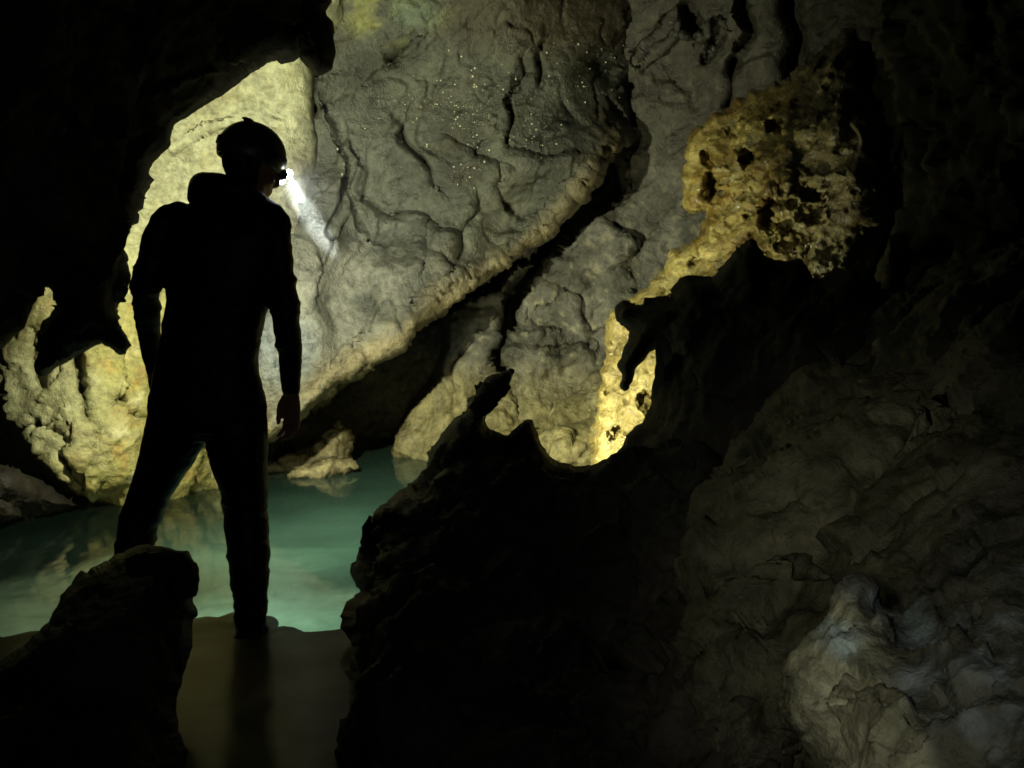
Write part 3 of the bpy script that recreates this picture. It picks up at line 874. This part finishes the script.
def build_person():
    root = bpy.data.objects.new('person', None)
    root.location = W(245, 640, YP)
    col.objects.link(root)
    tag(root, 'person in dark wetsuit and helmet with lit headlamp, standing in the pool, back turned', 'person')
    bpy.context.view_layer.update()
    bm = bmesh.new()
    # trunk
    loft(bm, [(196, 214, 266, .055, 3.43), (204, 190, 277, .075, 3.42), (216, 174, 284, .095, 3.41), (238, 166, 286, .115, 3.40), (262, 167, 281, .125, 3.40), (284, 168, 274, .125, 3.40), (318, 165, 264, .115, 3.40),
              (350, 160, 259, .11, 3.40), (374, 155, 259, .115, 3.40), (398, 150, 265, .125, 3.40), (414, 150, 266, .125, 3.40), (430, 160, 257, .105, 3.40), (440, 175, 243, .07, 3.40)])
    # neck
    tube(bm, [T(243, 214, 24, .02), T(246, 196, 19, .035), T(250, 178, 18, .06)])
    # left arm: bent, forearm before the hip
    tube(bm, [T(178, 215, 14, .0), T(168, 224, 18, 0), T(157, 252, 16.5, -.02), T(148, 280, 15.5, -.03), T(146, 295, 14.5, .0), T(148, 320, 12.5, .06), T(151, 348, 10.5, .11), T(155, 372, 8.5, .14)])
    # right arm: hanging straight
    tube(bm, [T(272, 216, 14, 0), T(276, 228, 16.5, 0), T(279, 252, 14.5, -.01), T(282, 282, 14.5, -.01), T(285, 312, 15.5, .0), T(288, 338, 14, .02), T(290, 364, 11.5, .05), T(291, 390, 9.5, .07)])
    # legs
    tube(bm, [T(184, 405, 31, 0), T(178, 425, 31, 0), T(170, 447, 28.5, .01), T(160, 470, 24, .03), T(149, 494, 21, .04), T(140, 520, 20, .04), T(135, 546, 20, .02), T(131, 580, 17, .0), T(128, 612, 12, -.01), T(127, 630, 11.5, -.01)])
    tube(bm, [T(233, 405, 31, 0), T(236, 425, 31.5, 0), T(238, 447, 30, .0), T(240, 468, 27.5, .01), T(244, 492, 24, .02), T(247, 520, 22.5, .02), T(248, 546, 22, .0), T(249, 576, 20, -.01), T(251, 604, 16.5, -.01), T(250, 622, 15.5, -.01), T(249, 632, 13, 0)])
    # feet, under water
    for fx, dy in ((128, 0), (249, 0)):
        p = W(fx, 633, YP + dy)
        tube(bm, [(p[0], p[1] - .06, p[2], .042), (p[0] + .01, p[1] + .06, p[2] - .005, .045), (p[0] + .03, p[1] + .16, p[2] - .02, .036)], flat=.8, side=(0, 0, 1))
    # head: skull, jaw, nose, brow, ears
    ell(bm, hp(0, -.005, .015), (.075, .095, .105), g_rot)
    ell(bm, hp(0, .035, -.055), (.055, .062, .065), g_rot)
    tube(bm, [(*hp(0, .088, .0), .012), (*hp(0, .108, -.03), .014), (*hp(0, .10, -.042), .012)], seg=10, n=3)
    ell(bm, hp(0, .085, .012), (.048, .018, .014), g_rot)
    ell(bm, hp(0, .088, -.068), (.024, .014, .008), g_rot); ell(bm, hp(0, .084, -.079), (.022, .014, .008), g_rot)
    ell(bm, hp(0, .078, -.103), (.024, .02, .018), g_rot)
    for s in (-1, 1):
        ell(bm, hp(s * .078, -.005, -.015), (.010, .022, .032), g_rot)
        ell(bm, hp(s * .045, .062, -.04), (.022, .024, .022), g_rot)
    # right hand: palm, four fingers, thumb (hanging, fingers curled slightly)
    def hand(wr, down, fw, out, curl):
        down, fw, out = Vector(down).normalized(), Vector(fw).normalized(), Vector(out).normalized()
        w = Vector(wr)
        def q(a, b, c, r):           # along the hand, forwards (thumb side), outwards
            return (*(w + down * a + fw * b + out * c), r)
        for b in (-.027, -.009, .009, .027):
            tube(bm, [q(-.015, b * .6, 0, .016), q(.04, b * .9, .003, .014), q(.088, b, 0, .012)], seg=10, n=3)
        for b, ln, sp in ((-.03, .060, -.006), (-.010, .074, -.001), (.010, .080, .003), (.030, .070, .008)):
            c = curl
            tube(bm, [q(.082, b, 0, .0105), q(.082 + ln * .42, b + sp * .5, -.006 * c, .0095), q(.082 + ln * .75, b + sp, -.020 * c, .0088), q(.082 + ln * .95, b + sp, -.038 * c, .0075)], seg=10, n=4)
        tube(bm, [q(.012, .026, -.004, .015), q(.045, .042, -.016, .013), q(.078, .042, -.026, .0105), q(.100, .036, -.034, .009)], seg=10, n=4)
    hand(W(291, 394, YP + .075), (.02, .10, -1), (-.75, .62, 0), (.62, .75, .05), 1.0)
    hand(W(157, 374, YP + .15), (.10, .30, -1), (.8, .6, 0), (-.6, .75, 0), 1.1)
    me = remeshed(bm, .0055, 5)
    # soft folds in the neoprene
    p = coords(me)
    zz = p[:, 2]
    wr = (np.abs(zz - W(0, 300, YP)[2]) < 2) * 1.0
    hx = np.array(head_c)
    wr *= smooth(np.linalg.norm(p - hx, axis=1), .20, .26)
    for hpos in (W(291, 415, YP + .075), W(158, 395, YP + .15)):
        wr *= smooth(np.linalg.norm(p - hpos, axis=1), .09, .13)
    bend = .35 + sum(np.exp(-(np.linalg.norm(p - W(*c_), axis=1) / .13) ** 2) for c_ in ((146, 296, 3.4), (287, 322, 3.4), (247, 520, 3.4), (140, 520, 3.44), (205, 372, 3.35), (250, 600, 3.4), (170, 250, 3.4), (275, 250, 3.4), (210, 430, 3.35)))
    f_ = ridged((p + .03 * fbm(p * 9, 2, 142)[:, None]) * S3([5, 5, 13]), 2, 141)
    coords(me, p + normals(me) * ((.0085 * f_ - .004) * wr * np.minimum(bend, 1.2))[:, None])
    me.materials.append(M_suit); me.materials.append(M_skin)
    # bare hands and face, the rest neoprene
    c = np.zeros(len(me.polygons) * 3, np.float32)
    me.polygons.foreach_get('center', c)
    c = c.reshape(-1, 3)
    hR, hL = W(291, 393, YP + .075), W(157, 373, YP + .15)
    bare = (c[:, 2] < hR[2]) & (np.linalg.norm(c - (hR - np.array([0, 0, .09])), axis=1) < .15) & (c[:, 0] > W(268, 400, YP)[0])
    bare |= (c[:, 2] < hL[2]) & (c[:, 1] > 3.50) & (np.linalg.norm(c - (hL - np.array([0, 0, .09])), axis=1) < .13)
    rel = c - np.array(head_c)
    bare |= (rel @ np.array(gaze) > .02) & (rel @ np.array(g_u) < .06) & (rel @ np.array(g_u) > -.14) & (np.linalg.norm(rel, axis=1) < .17)
    me.polygons.foreach_set('material_index', bare.astype(np.int32))
    me.name = 'body'
    link('body', me, None, root)

    # folded hood / collar of the suit behind the neck
    bm = bmesh.new()
    tube(bm, [T(197, 187, 8, -.03), T(205, 184, 11, -.05), T(222, 186, 12, -.07), T(242, 192, 11, -.065), T(258, 199, 8, -.03)], flat=1.1)
    tube(bm, [T(194, 198, 7, .0), T(198, 184, 8.5, -.01), T(206, 181, 9, -.02), T(216, 187, 9, -.03)], flat=1.1)
    tube(bm, [T(200, 197, 10, -.02), T(214, 197, 14, -.03), T(236, 198, 15, -.035), T(252, 200, 12, -.02)])
    tube(bm, [T(205, 190, 9, .0), T(220, 192, 12, .0), T(240, 194, 14, .01)])
    link('hood', remeshed(bm, .006, 3), M_suit, root)

    # helmet: shell with a rim, slight ridge and a peak
    bm = bmesh.new()
    seg, rows = 48, 14
    hc = hp(-.002, -.004, .034)
    ra, rb, rc = .101, .118, .106
    rings = []
    for j in range(rows + 1):
        th = (math.pi * .5 + .38) * j / rows
        ring = []
        for k in range(seg):
            a = 2 * math.pi * k / seg
            bump = 1 + .018 * math.cos(a * 6) * math.sin(th) ** 2 * (j < rows - 2)
            ring.append(bm.verts.new(hc + g_rot @ Vector((ra * bump * math.sin(th) * math.cos(a), rb * bump * math.sin(th) * math.sin(a), rc * math.cos(th)))))
        rings.append(ring)
    for a, b in zip(rings[:-1], rings[1:]):
        for k in range(seg):
            bm.faces.new((a[k], a[(k + 1) % seg], b[(k + 1) % seg], b[k]))
    bmesh.ops.remove_doubles(bm, verts=bm.verts, dist=1e-5)
    bmesh.ops.recalc_face_normals(bm, faces=bm.faces)
    g = bmesh.ops.solidify(bm, geom=bm.faces[:], thickness=.006)
    me = bpy.data.meshes.new('helmet'); bm.to_mesh(me); bm.free()
    me.polygons.foreach_set('use_smooth', np.ones(len(me.polygons), bool))
    helm = link('helmet', me, M_helm, root)
    # elastic strap round the shell
    bm = bmesh.new()
    def band(th0, th1, off):
        rr = []
        for th in (th0, th1):
            for o_ in (off, off + .003):
                rr.append([bm.verts.new(hc + g_rot @ Vector(((ra + o_) * math.sin(th) * math.cos(2 * math.pi * k / seg), (rb + o_) * math.sin(th) * math.sin(2 * math.pi * k / seg), (rc + o_) * math.cos(th)))) for k in range(seg)])
        a, b, c, d = rr
        for k in range(seg):
            l = (k + 1) % seg
            bm.faces.new((a[k], a[l], c[l], c[k])); bm.faces.new((b[k], d[k], d[l], b[l])); bm.faces.new((a[k], b[k], b[l], a[l])); bm.faces.new((c[k], c[l], d[l], d[k]))
    band(1.42, 1.60, .002)
    bmesh.ops.recalc_face_normals(bm, faces=bm.faces)
    me = bpy.data.meshes.new('strap'); bm.to_mesh(me); bm.free()
    link('strap', me, M_strap, helm)
    # small vent knobs near the crown
    bm = bmesh.new()
    for a_, b_ in ((-.02, -.035), (.012, -.05)):
        ell(bm, hp(a_, b_, .1325), (.016, .022, .007), g_rot, 16)
    me = bpy.data.meshes.new('vent_knob'); bm.to_mesh(me); bm.free()
    link('vent_knob', me, M_helm, helm)
    # headlamp: housing and two lit lenses
    lc = hp(.0, .140, .0)
    bm = bmesh.new()
    bmesh.ops.create_cube(bm, size=1, matrix=Matrix.Translation(V(281.5, 175.5, 3.535)) @ g_rot.to_4x4() @ Matrix.Diagonal((.066, .024, .036, 1)))
    bmesh.ops.bevel(bm, geom=bm.edges[:], offset=.007, segments=3, affect='EDGES')
    me = bpy.data.meshes.new('headlamp'); bm.to_mesh(me); bm.free()
    lampo = link('headlamp', me, M_strap, helm)
    return root, helm, lc

root, helm, lamp_c = build_person()
bm = bmesh.new()
ell(bm, V(288.5, 174, 3.55), (.016, .014, .016), g_rot, 16)
ell(bm, V(281.5, 181, 3.55), (.012, .012, .012), g_rot, 16)
me = bpy.data.meshes.new('lamp_lens'); bm.to_mesh(me); bm.free()
link('lamp_lens', me, M_led, helm)
# metal plate added low on the back for a bluish glint on the suit
bm = bmesh.new()
bmesh.ops.create_cube(bm, size=1, matrix=Matrix.Translation(V(213, 369, 3.282)) @ Matrix.Rotation(.1, 4, 'X') @ Matrix.Diagonal((.010, .008, .05, 1)))
bmesh.ops.bevel(bm, geom=bm.edges[:], offset=.003, segments=2, affect='EDGES')
me = bpy.data.meshes.new('glint_plate'); bm.to_mesh(me); bm.free()
link('glint_plate', me, M_plate, root)

# mist added in front of the face to give the headlamp its glow
bm = bmesh.new()
ell(bm, V(305, 208, 3.86), (.17, .34, .26), None, 32)
me = bpy.data.meshes.new('halo_mist'); bm.to_mesh(me); bm.free()
mm = bpy.data.materials.new('halo_mist')
mm.use_nodes = True
mm.node_tree.nodes.clear()
vo_ = mm.node_tree.nodes.new('ShaderNodeOutputMaterial')
vs_ = mm.node_tree.nodes.new('ShaderNodeVolumeScatter')
vs_.inputs['Density'].default_value = .13
vs_.inputs['Anisotropy'].default_value = .2
mm.node_tree.links.new(vs_.outputs[0], vo_.inputs['Volume'])
tag(link('halo_mist', me, mm), 'thin added mist that gives the headlamp beam its halo before the face', 'mist', kind='stuff')

# ================================================================== light
def lamp(name, kind, loc, power, colr, size=.05, target=None, angle=60, blend=.6):
    l = bpy.data.lights.new(name, kind)
    l.energy = power
    l.color = colr
    l.shadow_soft_size = size
    o = bpy.data.objects.new(name, l)
    o.location = loc
    if kind == 'SPOT':
        l.spot_size = R(angle)
        l.spot_blend = blend
        o.rotation_euler = (Vector(target) - Vector(loc)).to_track_quat('-Z', 'Y').to_euler()
    col.objects.link(o)
    return o

lamp('hand_lamp', 'SPOT', V(192, 236, 3.86), 415, (.98, 1.0, .64), .035, V(235, 385, 6.3), 164, .6)
lamp('ground_lamp', 'SPOT', V(526, 480, 5.05), 50, (1.0, .97, .55), .04, V(715, 235, 6.0), 120, .6)
hb = lamp('head_beam', 'SPOT', V(293, 182, 3.6), 2500, (.85, .95, 1.0), .01, V(312, 219, 6.0), 14, 1.0)
hb.rotation_mode = 'QUATERNION'
hb.rotation_quaternion = (V(312, 220, 6.0) - hb.location).to_track_quat('-Z', 'Y') @ Matrix.Rotation(R(32), 3, 'Z').to_quaternion()
hb.scale = (.25, 1, 1)
lamp('head_spill', 'SPOT', V(293, 182, 3.6), 90, (.88, .96, 1.0), .02, V(318, 230, 6.0), 46, 1.0)
lamp('photographer_lamp', 'SPOT', (-.25, -.2, 1.25), 38, (1.0, .97, .74), .03, V(838, 585, 1.7), 30, 1.0)

lamp('camera_fill', 'SPOT', (.12, -.1, 1.3), 5, (.9, .96, 1.0), .02, V(400, 420, 3.4), 75, 1.0)  # unseen weak fill added by the camera for the hand and dark rocks

w = bpy.data.worlds.new('World')
sc.world = w
w.use_nodes = True
w.node_tree.nodes['Background'].inputs['Color'].default_value = (.6, .7, .6, 1)
w.node_tree.nodes['Background'].inputs['Strength'].default_value = .0006

vs = sc.view_settings
vs.view_transform = 'Standard'
vs.look = 'None'
vs.exposure = 0
vs.gamma = 1
sc.cycles.use_denoising = True
sc.cycles.max_bounces = 6
sc.cycles.diffuse_bounces = 1
sc.cycles.transparent_max_bounces = 12
sc.cycles.sample_clamp_indirect = 3
sc.cycles.filter_width = 1.6
